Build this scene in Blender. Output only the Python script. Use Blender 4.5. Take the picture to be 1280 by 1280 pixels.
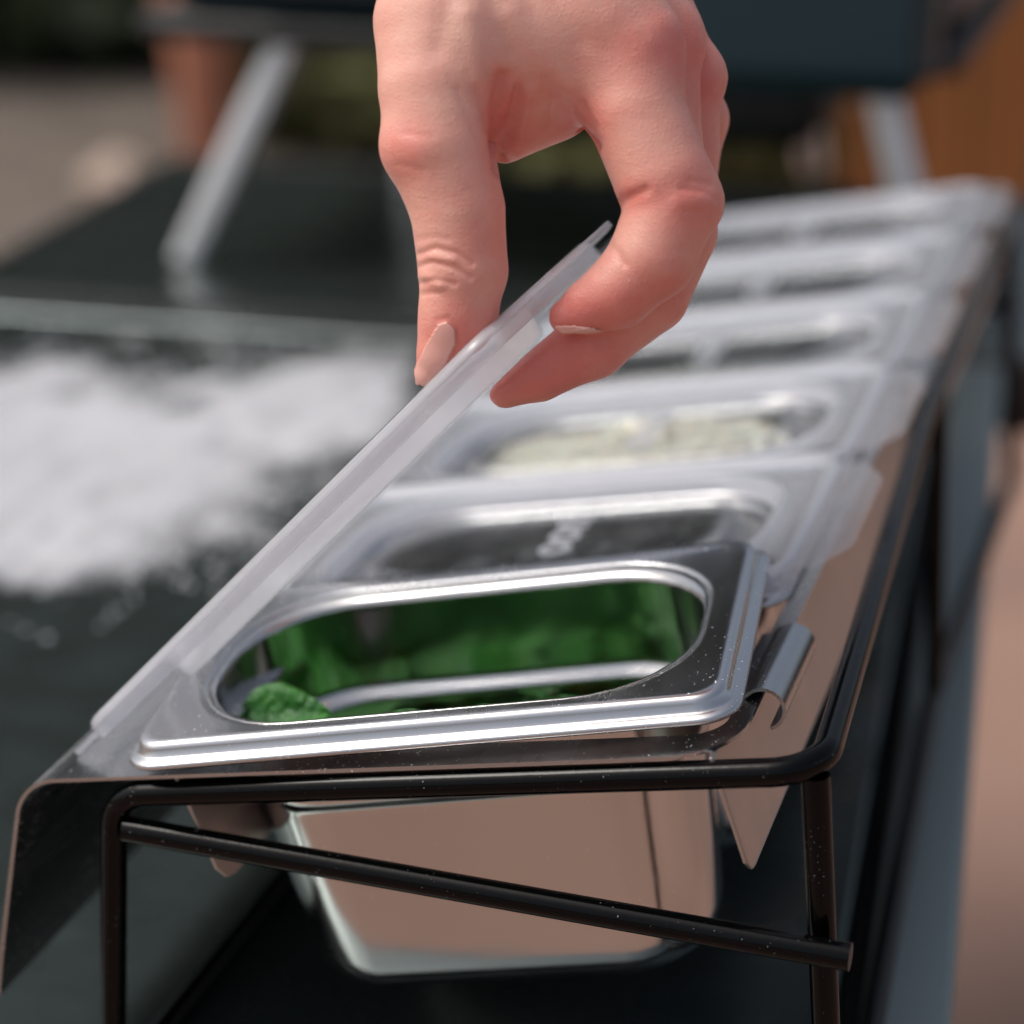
import bpy, bmesh, math, random
import numpy as np
from mathutils import Matrix, Vector
R = math.radians
random.seed(7); rng = np.random.default_rng(7)
for o in list(bpy.data.objects): bpy.data.objects.remove(o)
sc = bpy.context.scene
COL = sc.collection

# ---------------------------------------------------------------- camera
H0 = 0.88                                     # height of the rack's tray origin above the ground
TZ = 0.75                                     # table top
CP = np.array([0.19471514, -0.50912479, 0.28339727 + H0])
FW = np.array([-0.27684182, 0.89170671, -0.35807506])
RT = np.array([0.95489433, 0.29694338, 0.00120567])
UP = np.array([-0.10740312, 0.34159007, 0.93369202])
FP = 2785.81                                  # focal length in pixels of the 1280 px photograph
TAU = R(10.97)                                # the tray slopes down to the left
cd = bpy.data.cameras.new('camera'); cam = bpy.data.objects.new('camera', cd); COL.objects.link(cam)
M = Matrix.Identity(4)
for i in range(3):
    M[i][0], M[i][1], M[i][2], M[i][3] = RT[i], UP[i], -FW[i], CP[i]
cam.matrix_world = M
cd.sensor_width = 36; cd.lens = FP / 1280 * 36
cd.clip_start = 0.01; cd.clip_end = 500
cd.dof.use_dof = True; cd.dof.focus_distance = 0.602; cd.dof.aperture_fstop = 5.1
sc.camera = cam

# ---------------------------------------------------------------- sky, sun, exposure
SUN_EL, SUN_AZ = R(56), R(-105)                # azimuth from +Y, clockwise seen from above
wd = bpy.data.worlds.new('World'); sc.world = wd; wd.use_nodes = True
nt = wd.node_tree; bg = nt.nodes['Background']
sky = nt.nodes.new('ShaderNodeTexSky'); sky.sky_type = 'NISHITA'; sky.sun_disc = False
sky.sun_elevation = SUN_EL; sky.sun_rotation = SUN_AZ; sky.air_density = 1.0; sky.dust_density = 6.0; sky.ozone_density = 1.0
hs = nt.nodes.new('ShaderNodeHueSaturation'); hs.inputs['Saturation'].default_value = 0.62
nt.links.new(sky.outputs[0], hs.inputs['Color']); nt.links.new(hs.outputs[0], bg.inputs[0])
bg.inputs[1].default_value = 0.115
sl = bpy.data.lights.new('sun', 'SUN'); sl.energy = 1.15; sl.angle = R(20); sl.color = (1, .96, .90)
sun = bpy.data.objects.new('sun', sl); COL.objects.link(sun)
sd = Vector((math.sin(SUN_AZ) * math.cos(SUN_EL), math.cos(SUN_AZ) * math.cos(SUN_EL), math.sin(SUN_EL)))
sun.rotation_euler = sd.to_track_quat('Z', 'Y').to_euler(); sun.location = (0, 0, 5)
sc.view_settings.view_transform = 'Standard'; sc.view_settings.look = 'None'
sc.view_settings.exposure = 0.3; sc.view_settings.gamma = 1

# ---------------------------------------------------------------- pixel -> place helpers
def at(px, py, z): return CP + z * (FW + RT * (px - 640) / FP - UP * (py - 640) / FP)
def onz(px, py, Z):
    d = FW + RT * (px - 640) / FP - UP * (py - 640) / FP
    return CP + d * (Z - CP[2]) / d[2]
def topix(P):
    d = np.asarray(P) - CP; z = d @ FW
    return np.stack([640 + FP * (d @ RT) / z, 640 - FP * (d @ UP) / z, z], -1)
RM = Matrix.Translation((0, 0, H0)) @ Matrix.Rotation(-TAU, 4, 'Y')      # rack coordinates u, v, w -> world
def L(u, v, w): return RM @ Vector((u, v, w))

# ---------------------------------------------------------------- materials
MATS = {}
def mat(name, col, rough=.5, metal=0., **k):
    m = bpy.data.materials.new(name); m.use_nodes = True
    b = m.node_tree.nodes['Principled BSDF']
    b.inputs['Base Color'].default_value = (*col, 1); b.inputs['Roughness'].default_value = rough; b.inputs['Metallic'].default_value = metal
    for a, v in k.items(): b.inputs[a.replace('_', ' ')].default_value = v
    MATS[name] = m; return m
def nodes(m): return m.node_tree.nodes, m.node_tree.links, m.node_tree.nodes['Principled BSDF']
def noise(m, scale, detail=4, rough=.6, coord='Object', stretch=None):
    n, l, _ = nodes(m)
    tc = n.new('ShaderNodeTexCoord'); mp = n.new('ShaderNodeMapping'); t = n.new('ShaderNodeTexNoise')
    if stretch: mp.inputs['Scale'].default_value = stretch
    t.inputs['Scale'].default_value = scale; t.inputs['Detail'].default_value = detail; t.inputs['Roughness'].default_value = rough
    l.new(tc.outputs[coord], mp.inputs[0]); l.new(mp.outputs[0], t.inputs['Vector']); return t.outputs['Fac']
def ramp(m, src, stops):
    n, l, _ = nodes(m); r = n.new('ShaderNodeValToRGB'); e = r.color_ramp.elements
    while len(e) > 1: e.remove(e[-1])
    e[0].position = stops[0][0]; e[0].color = (*stops[0][1], 1)
    for p, c in stops[1:]: q = e.new(p); q.color = (*c, 1)
    l.new(src, r.inputs[0]); return r.outputs[0]
def bump(m, src, strength, dist=.001):
    n, l, b = nodes(m); u = n.new('ShaderNodeBump'); u.inputs['Strength'].default_value = strength; u.inputs['Distance'].default_value = dist
    l.new(src, u.inputs['Height'])
    if b.inputs['Normal'].is_linked: l.new(b.inputs['Normal'].links[0].from_socket, u.inputs['Normal'])
    l.new(u.outputs[0], b.inputs['Normal'])
g3 = lambda v: (v, v, v)
def dusty(m, thr=.70, scale=900, patch=30, col=(.75, .75, .76)):
    """flour specks: small white grains where a slow noise is high"""
    n, l, b = nodes(m)
    a = noise(m, scale, 1); p = noise(m, patch, 2)
    s = n.new('ShaderNodeMath'); s.operation = 'MULTIPLY_ADD'; l.new(p, s.inputs[0]); s.inputs[1].default_value = .35; l.new(a, s.inputs[2])
    r = ramp(m, s.outputs[0], [(thr + .17, g3(0)), (thr + .19, g3(1))])
    mx = n.new('ShaderNodeMix'); mx.data_type = 'RGBA'; l.new(r, mx.inputs[0])
    if b.inputs['Base Color'].is_linked: l.new(b.inputs['Base Color'].links[0].from_socket, mx.inputs[6])
    else: mx.inputs[6].default_value = b.inputs['Base Color'].default_value
    mx.inputs[7].default_value = (*col, 1); l.new(mx.outputs[2], b.inputs['Base Color'])
    if b.inputs['Metallic'].default_value > 0:
        q = n.new('ShaderNodeMath'); q.operation = 'MULTIPLY_ADD'; l.new(r, q.inputs[0]); q.inputs[1].default_value = -1; q.inputs[2].default_value = b.inputs['Metallic'].default_value
        l.new(q.outputs[0], b.inputs['Metallic'])
    q = n.new('ShaderNodeMath'); q.operation = 'MULTIPLY_ADD'; l.new(r, q.inputs[0]); q.inputs[1].default_value = .5
    if b.inputs['Roughness'].is_linked: l.new(b.inputs['Roughness'].links[0].from_socket, q.inputs[2])
    else: q.inputs[2].default_value = b.inputs['Roughness'].default_value
    l.new(q.outputs[0], b.inputs['Roughness'])

def steel(name, col, r0, r1, stretch=(1, 1, 1), dust=None):
    m = mat(name, col, .25, 1.)
    n, l, b = nodes(m)
    f = noise(m, 60, 5, stretch=stretch)
    l.new(ramp(m, f, [(.3, g3(r0)), (.75, g3(r1))]), b.inputs['Roughness'])
    bump(m, noise(m, 700, 3, stretch=stretch), .05, .0004)
    if dust: dusty(m, dust)
    return m
steel('tray_steel', (.45, .46, .47), .20, .32, (1, .15, 1), .745)
steel('pan_steel', (.55, .55, .56), .21, .31, (1, .2, 1), .76)
steel('bowl_steel', (.56, .555, .55), .10, .20, (1, 1, .2), .82)
steel('flap_steel', (.46, .44, .42), .34, .45)
steel('leg_steel', (.80, .80, .80), .35, .5)
m = mat('black_coat', (.0012, .0014, .0016), .13, 0, Specular_IOR_Level=.17)
bump(m, noise(m, 420, 2), .06, .0005); dusty(m, .785, 1500, 40, (.30, .32, .33))
m = mat('table_dark', (.072, .092, .088), .25, .75)
n, l, b = nodes(m); l.new(ramp(m, noise(m, 25, 5), [(.3, g3(.20)), (.75, g3(.36))]), b.inputs['Roughness']); bump(m, noise(m, 9, 3), .10, .002)
mat('table_trim', (.24, .28, .275), .38, 1.)
mat('table_gap', (.012, .012, .013), .6)
m = mat('oven_body', (.007, .029, .039), .34); bump(m, noise(m, 300, 2), .05)
mat('oven_black', (.006, .007, .008), .55)
m = mat('ground_paving', (.4, .26, .22), .75)
n, l, b = nodes(m); l.new(ramp(m, noise(m, .9, 6), [(.3, (.19, .13, .11)), (.5, (.30, .18, .135)), (.7, (.35, .215, .165))]), b.inputs['Base Color']); bump(m, noise(m, 12, 6), .3, .01)
m = mat('flour', (.53, .535, .56), .95); bump(m, noise(m, 120, 6), .7, .004)
n, l, b = nodes(m)
at_ = n.new('ShaderNodeAttribute'); at_.attribute_name = 'cover'
gr = noise(m, 700, 3, .7); st_ = noise(m, 75, 6, .65, stretch=(1, .22, 1))
a1 = n.new('ShaderNodeMath'); a1.operation = 'MULTIPLY_ADD'; l.new(gr, a1.inputs[0]); a1.inputs[1].default_value = .9; l.new(at_.outputs['Fac'], a1.inputs[2])
a2 = n.new('ShaderNodeMath'); a2.operation = 'MULTIPLY_ADD'; l.new(st_, a2.inputs[0]); a2.inputs[1].default_value = .9; l.new(a1.outputs[0], a2.inputs[2])
l.new(ramp(m, a2.outputs[0], [(.0, g3(0)), (1, g3(1))]), b.inputs['Alpha']); mr = n.new('ShaderNodeMapRange'); mr.inputs[1].default_value = 1.28; mr.inputs[2].default_value = 1.92; l.new(a2.outputs[0], mr.inputs[0]); l.new(mr.outputs[0], b.inputs['Alpha'])
mat('flour_grain', (.6, .61, .64), .95)
mat('orange_timber', (.40, .15, .03), .6); n, l, b = nodes(MATS['orange_timber'])
l.new(ramp(MATS['orange_timber'], noise(MATS['orange_timber'], 9, 5, stretch=(6, 6, .4)), [(.3, (.17, .055, .010)), (.7, (.27, .10, .020))]), b.inputs['Base Color'])
m = mat('terracotta', (.50, .20, .12), .7); bump(m, noise(m, 40, 4), .2)
for nm, c0, c1 in (('hedge_leaf', (.026, .042, .020), (.075, .095, .040)), ('olive_leaf', (.075, .080, .025), (.16, .155, .055))):
    m = mat(nm, c0, .6); n, l, b = nodes(m); l.new(ramp(m, noise(m, 6, 3), [(.3, c0), (.7, c1)]), b.inputs['Base Color'])
mat('bark', (.10, .07, .05), .8)
m = mat('pale_stone', (.50, .38, .31), .8)
m = mat('basil', (.045, .22, .025), .38, 0, Subsurface_Weight=.12, Subsurface_Scale=.003)
n, l, b = nodes(m)
tc = n.new('ShaderNodeTexCoord'); sp = n.new('ShaderNodeSeparateXYZ'); l.new(tc.outputs['Object'], sp.inputs[0])
ab = n.new('ShaderNodeMath'); ab.operation = 'ABSOLUTE'; l.new(sp.outputs[1], ab.inputs[0])
vx = n.new('ShaderNodeMath'); vx.operation = 'MULTIPLY_ADD'; l.new(ab.outputs[0], vx.inputs[0]); vx.inputs[1].default_value = -.75; l.new(sp.outputs[0], vx.inputs[2])
sn = n.new('ShaderNodeMath'); sn.operation = 'SINE'; ml = n.new('ShaderNodeMath'); ml.operation = 'MULTIPLY'; l.new(vx.outputs[0], ml.inputs[0]); ml.inputs[1].default_value = 40; l.new(ml.outputs[0], sn.inputs[0])
bump(m, sn.outputs[0], .12, .02)
l.new(ramp(m, noise(m, 3.5, 6), [(.3, (.014, .11, .013)), (.55, (.034, .20, .022)), (.75, (.065, .30, .034))]), b.inputs['Base Color']); bump(m, noise(m, 7, 3), .25, .03)
m = mat('white_plastic', (.80, .81, .82), .35)
m = mat('cheese', (.80, .75, .62), .55, 0, Subsurface_Weight=.2, Subsurface_Scale=.004); bump(m, noise(m, 150, 3), .2)
m = mat('green_filling', (.035, .055, .030), .4)
m = mat('grey_filling', (.045, .055, .060), .4)
m = mat('purple_filling', (.035, .018, .030), .4)
m = mat('dark_filling', (.014, .022, .018), .55)

def plastic(name, body, gloss_rough, col=(.87, .88, .93)):
    """frosted polypropylene: part of the light passes straight through, the rest is scattered both ways"""
    m = bpy.data.materials.new(name); m.use_nodes = True; n, l = m.node_tree.nodes, m.node_tree.links
    n.remove(n['Principled BSDF']); out = n['Material Output']
    tr = n.new('ShaderNodeBsdfTransparent'); tr.inputs[0].default_value = (.97, .98, .99, 1)
    df = n.new('ShaderNodeBsdfDiffuse'); df.inputs[0].default_value = (*col, 1)
    tl = n.new('ShaderNodeBsdfTranslucent'); tl.inputs[0].default_value = (*col, 1)
    gl = n.new('ShaderNodeBsdfGlossy'); gl.inputs['Roughness'].default_value = gloss_rough
    a = n.new('ShaderNodeMixShader'); a.inputs[0].default_value = .58; l.new(df.outputs[0], a.inputs[1]); l.new(tl.outputs[0], a.inputs[2])
    b2 = n.new('ShaderNodeMixShader'); l.new(tr.outputs[0], b2.inputs[1]); l.new(a.outputs[0], b2.inputs[2])
    tc = n.new('ShaderNodeTexCoord'); t = n.new('ShaderNodeTexNoise'); t.inputs['Scale'].default_value = 45; t.inputs['Detail'].default_value = 4
    l.new(tc.outputs['Object'], t.inputs['Vector'])
    mr = n.new('ShaderNodeMapRange'); mr.inputs[3].default_value = body - .08; mr.inputs[4].default_value = body + .08; l.new(t.outputs[0], mr.inputs[0]); l.new(mr.outputs[0], b2.inputs[0])
    fr = n.new('ShaderNodeFresnel'); ge = n.new('ShaderNodeNewGeometry'); io = n.new('ShaderNodeMapRange')
    io.inputs[3].default_value = 1.45; io.inputs[4].default_value = 1 / 1.45; l.new(ge.outputs['Backfacing'], io.inputs[0]); l.new(io.outputs[0], fr.inputs[0])
    c2 = n.new('ShaderNodeMixShader'); l.new(fr.outputs[0], c2.inputs[0]); l.new(b2.outputs[0], c2.inputs[1]); l.new(gl.outputs[0], c2.inputs[2])
    l.new(c2.outputs[0], out.inputs[0]); MATS[name] = m; return m
plastic('lid_plastic', .27, .20)
plastic('lid_thick', .44, .20)
plastic('lid_clear', .06, .10)
plastic('lid_inner', .20, .2)
plastic('lid_mark', .55, .3)

m = mat('skin', (.70, .42, .34), .40, 0, Subsurface_Weight=.16, Subsurface_Scale=.004)
n, l, b = nodes(m); b.inputs['Subsurface Radius'].default_value = (1, .32, .18)
at_ = n.new('ShaderNodeAttribute'); at_.attribute_name = 'flush'
mx = n.new('ShaderNodeMix'); mx.data_type = 'RGBA'; mx.inputs[6].default_value = (.84, .50, .395, 1); mx.inputs[7].default_value = (.72, .215, .175, 1)
mot = noise(m, 75, 7, .7)
ad = n.new('ShaderNodeMath'); ad.operation = 'MULTIPLY_ADD'; l.new(mot, ad.inputs[0]); ad.inputs[1].default_value = .9
sb = n.new('ShaderNodeMath'); sb.operation = 'SUBTRACT'; l.new(at_.outputs['Fac'], sb.inputs[0]); sb.inputs[1].default_value = .36; l.new(sb.outputs[0], ad.inputs[2])
l.new(ad.outputs[0], mx.inputs[0]); l.new(mx.outputs[2], b.inputs['Base Color'])
vor = n.new('ShaderNodeTexVoronoi'); vor.feature = 'DISTANCE_TO_EDGE'; vor.inputs['Scale'].default_value = 900
tc = n.new('ShaderNodeTexCoord'); l.new(tc.outputs['Object'], vor.inputs['Vector'])
bump(m, vor.outputs['Distance'], .35, .0005); bump(m, noise(m, 600, 4), .10, .0007); bump(m, noise(m, 330, 4, stretch=(.25, .25, 1)), .22, .0007)
m = mat('nail', (.80, .42, .36), .24, 0, Subsurface_Weight=.15, Subsurface_Scale=.003, Coat_Weight=.2)

# ---------------------------------------------------------------- mesh helpers
def tag(o, label=None, cat=None, group=None, kind=None):
    if label: o['label'] = label
    if cat: o['category'] = cat
    if group: o['group'] = group
    if kind: o['kind'] = kind
    return o
def mesh(name, verts, faces, m, smooth=True, sharp=35):
    me = bpy.data.meshes.new(name); me.from_pydata([tuple(map(float, v)) for v in verts], [], [tuple(map(int, f)) for f in faces])
    bm = bmesh.new(); bm.from_mesh(me); bmesh.ops.recalc_face_normals(bm, faces=bm.faces); bm.to_mesh(me); bm.free()
    me.materials.append(MATS[m])
    if smooth:
        me.polygons.foreach_set('use_smooth', [True] * len(me.polygons))
        if sharp: me.set_sharp_from_angle(angle=R(sharp))
    return me
def link(name, me, parent=None, loc=None):
    o = bpy.data.objects.new(name, me); COL.objects.link(o); o.parent = parent
    if loc is not None: o.location = loc
    return o
def part(name, verts, faces, m, parent=None, smooth=True, sharp=35, world=True):
    """vertices in world coordinates; stored relative to the parent's origin"""
    if parent is not None and world:
        inv = parent.matrix_basis.inverted(); verts = [inv @ Vector(tuple(map(float, v))) for v in verts]
    return link(name, mesh(name, verts, faces, m, smooth, sharp), parent)
def empty(name, mw): 
    o = bpy.data.objects.new(name, None); COL.objects.link(o); o.empty_display_size = .02
    o.matrix_basis = mw if isinstance(mw, Matrix) else Matrix.Translation(mw); return o
def rrect(hx, hy, r, n=8, cx=0, cy=0):
    r = min(r, hx - 1e-5, hy - 1e-5); out = []
    for k, (sx, sy) in enumerate(((1, 1), (-1, 1), (-1, -1), (1, -1))):
        for i in range(n + 1):
            a = math.pi / 2 * (k + i / n); out.append((cx + sx * (hx - r) + r * math.cos(a), cy + sy * (hy - r) + r * math.sin(a)))
    return out
def loft(rings, cap0=False, cap1=False):
    """rings of (x, y, z) with equal counts"""
    V = [p for r in rings for p in r]; n = len(rings[0]); F = []
    for k in range(len(rings) - 1):
        for i in range(n): F.append((k * n + i, k * n + (i + 1) % n, (k + 1) * n + (i + 1) % n, (k + 1) * n + i))
    if cap0: F.append(tuple(range(n))[::-1])
    if cap1: F.append(tuple(range((len(rings) - 1) * n, len(rings) * n)))
    return V, F
def ring(hx, hy, r, z, n=8, cx=0, cy=0): return [(x, y, z) for x, y in rrect(hx, hy, r, n, cx, cy)]
def box(c, s, rot=None):
    V = [Vector((sx * s[0] / 2, sy * s[1] / 2, sz * s[2] / 2)) for sx in (-1, 1) for sy in (-1, 1) for sz in (-1, 1)]
    V = [(rot @ v if rot else v) + Vector(c) for v in V]
    return V, [(0, 1, 3, 2), (4, 6, 7, 5), (0, 4, 5, 1), (2, 3, 7, 6), (0, 2, 6, 4), (1, 5, 7, 3)]
def bevel(o, w=.002, seg=2):
    md = o.modifiers.new('bevel', 'BEVEL'); md.width = w; md.segments = seg; md.limit_method = 'ANGLE'; return o
def fillet(pts, rad, seg=8):
    pts = [Vector(p) for p in pts]; out = [pts[0]]
    for i in range(1, len(pts) - 1):
        a, p, b = pts[i - 1], pts[i], pts[i + 1]; d0 = (a - p).normalized(); d1 = (b - p).normalized()
        ang = d0.angle(d1); t = min(rad / math.tan(ang / 2), (a - p).length * .49, (b - p).length * .49); rr = t * math.tan(ang / 2)
        ce = p + (d0 + d1).normalized() * (rr / math.sin(ang / 2))
        s, e = p + d0 * t - ce, p + d1 * t - ce
        th = math.pi - ang
        for k in range(seg + 1): out.append(ce + (s * math.sin((1 - k / seg) * th) + e * math.sin(k / seg * th)) / math.sin(th))
    return out + [pts[-1]]
def tube(pts, r, n=14):
    pts = [Vector(p) for p in pts]; V = []; F = []; nrm = None
    for i, p in enumerate(pts):
        t = ((pts[min(i + 1, len(pts) - 1)] - p).normalized() + (p - pts[max(i - 1, 0)]).normalized()).normalized()
        if nrm is None: nrm = t.orthogonal().normalized()
        nrm = (nrm - t * nrm.dot(t)).normalized(); bn = t.cross(nrm)
        for k in range(n):
            a = 2 * math.pi * k / n; V.append(p + (nrm * math.cos(a) + bn * math.sin(a)) * r)
    for i in range(len(pts) - 1):
        for k in range(n): F.append((i * n + k, i * n + (k + 1) % n, (i + 1) * n + (k + 1) % n, (i + 1) * n + k))
    F.append(tuple(range(n))[::-1]); F.append(tuple(range((len(pts) - 1) * n, len(pts) * n)))
    return V, F
def sheet(profile, y0, y1, t, ny=1):
    """profile (x, z) polyline extruded along y, with thickness t below it"""
    P = [Vector((x, z)) for x, z in profile]; N = []
    for i in range(len(P)):
        d = (P[min(i + 1, len(P) - 1)] - P[max(i - 1, 0)]).normalized(); N.append(Vector((d.y, -d.x)))
    loop = [(p.x, p.y) for p in P] + [(p.x + q.x * t, p.y + q.y * t) for p, q in zip(P[::-1], N[::-1])]
    n = len(loop); V = [(x, y0, z) for x, z in loop] + [(x, y1, z) for x, z in loop]; m_ = len(P)
    F = [(i, (i + 1) % n, n + (i + 1) % n, n + i) for i in range(n)]
    for i in range(m_ - 1):
        F.append((i, i + 1, n - 2 - i, n - 1 - i)); F.append((n + i, n + i + 1, n + n - 2 - i, n + n - 1 - i))
    return V, F

# ================================================================ THE SETTING
V = [(-60, -40, 0), (60, -40, 0), (60, 80, 0), (-60, 80, 0)]
tag(part('ground', V, [(0, 1, 2, 3)], 'ground_paving', smooth=False), kind='structure')

V = [(-9, 1.6, .004), (-1.15, 2.2, .004), (-.9, 9.5, .004), (-9, 9.5, .004)]
m = mat('grey_gravel', (.14, .115, .095), .9); n, l, b = nodes(m); l.new(ramp(m, noise(m, 4, 6), [(.3, (.10, .082, .068)), (.7, (.20, .16, .13))]), b.inputs['Base Color']); bump(m, noise(m, 60, 4), .5, .01)
tag(part('gravel_path', V, [(0, 1, 2, 3)], 'grey_gravel', smooth=False), kind='structure')

# ---------------------------------------------------------------- tables (turned 4.3 degrees from the rack)
TA = R(4.3)
def table(name, label, ex, ey, x0, x1, y0, y1, mat_top, rim=.030, gap=.008, dz=0, trim='table_trim'):
    """x0..x1, y0..y1 in axes ex, ey through the origin"""
    def Q(a, b, z): return (ex[0] * a + ey[0] * b, ex[1] * a + ey[1] * b, z)
    def slab(a0, a1, b0, b1, z0, z1):
        return [Q(a, b, z) for a in (a0, a1) for b in (b0, b1) for z in (z0, z1)], [(0, 1, 3, 2), (4, 6, 7, 5), (0, 4, 5, 1), (2, 3, 7, 6), (0, 2, 6, 4), (1, 5, 7, 3)]
    Z = TZ + dz
    e = empty(name, Vector(Q((x0 + x1) / 2, (y0 + y1) / 2, 0)))
    g = rim + gap
    bevel(part('top_panel', *slab(x0 + g, x1 - g, y0 + g, y1 - g, Z - .03, Z), mat_top, e, False), .002)
    part('under_tray', *slab(x0 + .01, x1 - .01, y0 + .01, y1 - .01, Z - .05, Z - .034), 'table_gap', e, False)
    for a0, a1, b0, b1 in ((x0, x0 + rim, y0, y1), (x1 - rim, x1, y0, y1), (x0 + rim + .0004, x1 - rim - .0004, y0, y0 + rim), (x0 + rim + .0004, x1 - rim - .0004, y1 - rim, y1)):
        o = bevel(part('edge_rail', *slab(a0, a1, b0, b1, Z - .032, Z + .001), trim, e, False), .003, 3)
    for a in (x0 + .03, x1 - .03):
        for b in (y0 + .03, y1 - .03): part('leg', *slab(a - .015, a + .015, b - .015, b + .015, 0, Z - .0505), 'black_coat', e, False)
    return tag(e, label, 'table')
EX = np.array([math.cos(TA), -math.sin(TA)]); EY = np.array([math.sin(TA), math.cos(TA)])
# edge found in the photograph: (.149,.12)-(.104,.70) -> axes
ey = np.array([-.0765, .997]); ey /= np.linalg.norm(ey); ex = np.array([ey[1], -ey[0]])
P0 = np.array([.149, .1206])
xr = float(P0 @ ex); yf = float(np.array([-.43, .803]) @ ey) + .012
prep = table('prep_table', 'dark prep table with flour on it under the topping rack', ex, ey, xr - 1.05, xr, -.012, yf, 'table_dark')
side = table('oven_table', 'dark glossy table the pizza oven stands on', ex, ey, -.575, .30, yf + .012, yf + .47, 'table_dark', rim=.012, gap=.003, trim='table_gap')

# ---------------------------------------------------------------- flour on the table
def vnoise(x, y, s, seed):
    r = np.random.default_rng(seed); g = r.random((256, 256)); x = x * s + 50; y = y * s + 50
    xi, yi = np.floor(x).astype(int), np.floor(y).astype(int); fx, fy = x - xi, y - yi; fx = fx * fx * (3 - 2 * fx); fy = fy * fy * (3 - 2 * fy)
    G = lambda a, b: g[a % 256, b % 256]
    return (G(xi, yi) * (1 - fx) + G(xi + 1, yi) * fx) * (1 - fy) + (G(xi, yi + 1) * (1 - fx) + G(xi + 1, yi + 1) * fx) * fy
def flour_patch():
    nx, ny = 260, 260; X, Y = np.meshgrid(np.linspace(-.72, -.18, nx), np.linspace(.33, .80, ny), indexing='ij')
    pix = topix(np.stack([X, Y, np.full_like(X, TZ)], -1).reshape(-1, 3)).reshape(nx, ny, 3)
    px, py = pix[..., 0], pix[..., 1]
    # main heap outline, as distances on the table
    c1 = onz(150, 560, TZ); c2 = onz(330, 520, TZ); c3 = onz(60, 640, TZ); c4 = onz(-60, 540, TZ); c5 = onz(400, 490, TZ); c6 = onz(120, 690, TZ); c7 = onz(-200, 600, TZ)
    f = np.full_like(X, -9.)
    for c, rx, ry in ((c1, .11, .11), (c2, .09, .10), (c3, .09, .085), (c4, .12, .14), (c5, .045, .075), (c6, .045, .03), (c7, .12, .16)):
        f = np.maximum(f, 1 - np.sqrt(((X - c[0]) / rx) ** 2 + ((Y - c[1]) / ry) ** 2))
    nse = vnoise(X, Y, 22, 1) * .5 + vnoise(X, Y, 55, 2) * .3 + vnoise(X, Y, 130, 3) * .2
    st = vnoise(X * .45 + Y * .9, X * .9 - Y * .45, 30, 5) * .6 + vnoise((X * .45 + Y * .9) * .3, X * .9 - Y * .45, 90, 6) * .4
    h = f + (nse - .5) * .7 + (st - .5) * .8
    Zh = np.clip(h, 0, .5) * .007 + (vnoise(X, Y, 200, 8) - .5) * .0010 * np.clip(h * 6, 0, 1)
    Zv = TZ + .0004 + np.maximum(Zh, 0)
    idx = np.arange(nx * ny).reshape(nx, ny)
    keep = (h[:-1, :-1] > -.62) & (h[1:, 1:] > -.62)
    q = np.stack([idx[:-1, :-1], idx[1:, :-1], idx[1:, 1:], idx[:-1, 1:]], -1)[keep]
    used = np.unique(q); rem = np.full(nx * ny, -1); rem[used] = np.arange(len(used))
    V = np.stack([X, Y, Zv], -1).reshape(-1, 3)[used]
    return V, rem[q], np.clip((h + .60) / .95, 0, 1).reshape(-1)[used]
V, F, CV = flour_patch()
fo = part('flour', V, F, 'flour', sharp=None)
fo.data.attributes.new('cover', 'FLOAT', 'POINT').data.foreach_set('value', CV.astype(np.float32))
tag(fo, 'white flour dusted over the dark table top', 'flour', kind='stuff')
def grains():
    V = []; F = []
    for i in range(1500):
        px = random.gauss(180, 190); py = random.gauss(570, 90)
        p = onz(px, py, TZ)
        if not (-.72 < p[0] < -.17 and .30 < p[1] < .80): continue
        s = random.uniform(.0006, .0024); b = len(V)
        for dx, dy, dz in ((1, 0, 0), (0, 1, 0), (-1, 0, 0), (0, -1, 0), (0, 0, .8)): V.append((p[0] + dx * s, p[1] + dy * s, TZ + .0002 + dz * s))
        F += [(b, b + 1, b + 4), (b + 1, b + 2, b + 4), (b + 2, b + 3, b + 4), (b + 3, b, b + 4)]
    return V, F
V, F = grains()
tag(part('flour_crumbs', V, F, 'flour_grain', smooth=False), 'loose crumbs of flour around the heap', 'flour', kind='stuff')

# ================================================================ THE TOPPING RACK
rack = empty('topping_rack', Vector((0, .3, TZ)))
tag(rack, 'black wire rack with sloping steel tray holding the topping pans', 'rack')
uL, uR_, vE = -.1040, .0985, .672
SL, SR, S0, S1 = -.062, .0925, .013, .655           # the long slot the pans hang in
TH = .0011
def tray_plate():
    # outer outline (rounded at the right) and slot outline with equal point counts
    n = 8
    def outl(l, r, a, b, rl, rr):
        out = []
        for (sx, sy, k, rad) in ((r, b, 0, rr), (l, b, 1, rl), (l, a, 2, rl), (r, a, 3, rr)):
            cx = sx - rad if k in (0, 3) else sx + rad; cy = sy - rad if k in (0, 1) else sy + rad
            for i in range(n + 1):
                t = math.pi / 2 * (k + i / n); out.append((cx + rad * math.cos(t), cy + rad * math.sin(t)))
        return out
    O = outl(uL, uR_, 0, vE, .0004, .020); I = outl(SL, SR, S0, S1, .010, .010)
    rr = [[L(x, y, -TH) for x, y in I], [L(x, y, -TH) for x, y in O], [L(x, y, 0) for x, y in O], [L(x, y, 0) for x, y in I]]
    V, F = loft(rr); k = len(O)
    F += [(3 * k + i, 3 * k + (i + 1) % k, (i + 1) % k, i) for i in range(k)]
    return V, F
tray = part('tray', *tray_plate(), 'tray_steel', rack)
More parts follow.
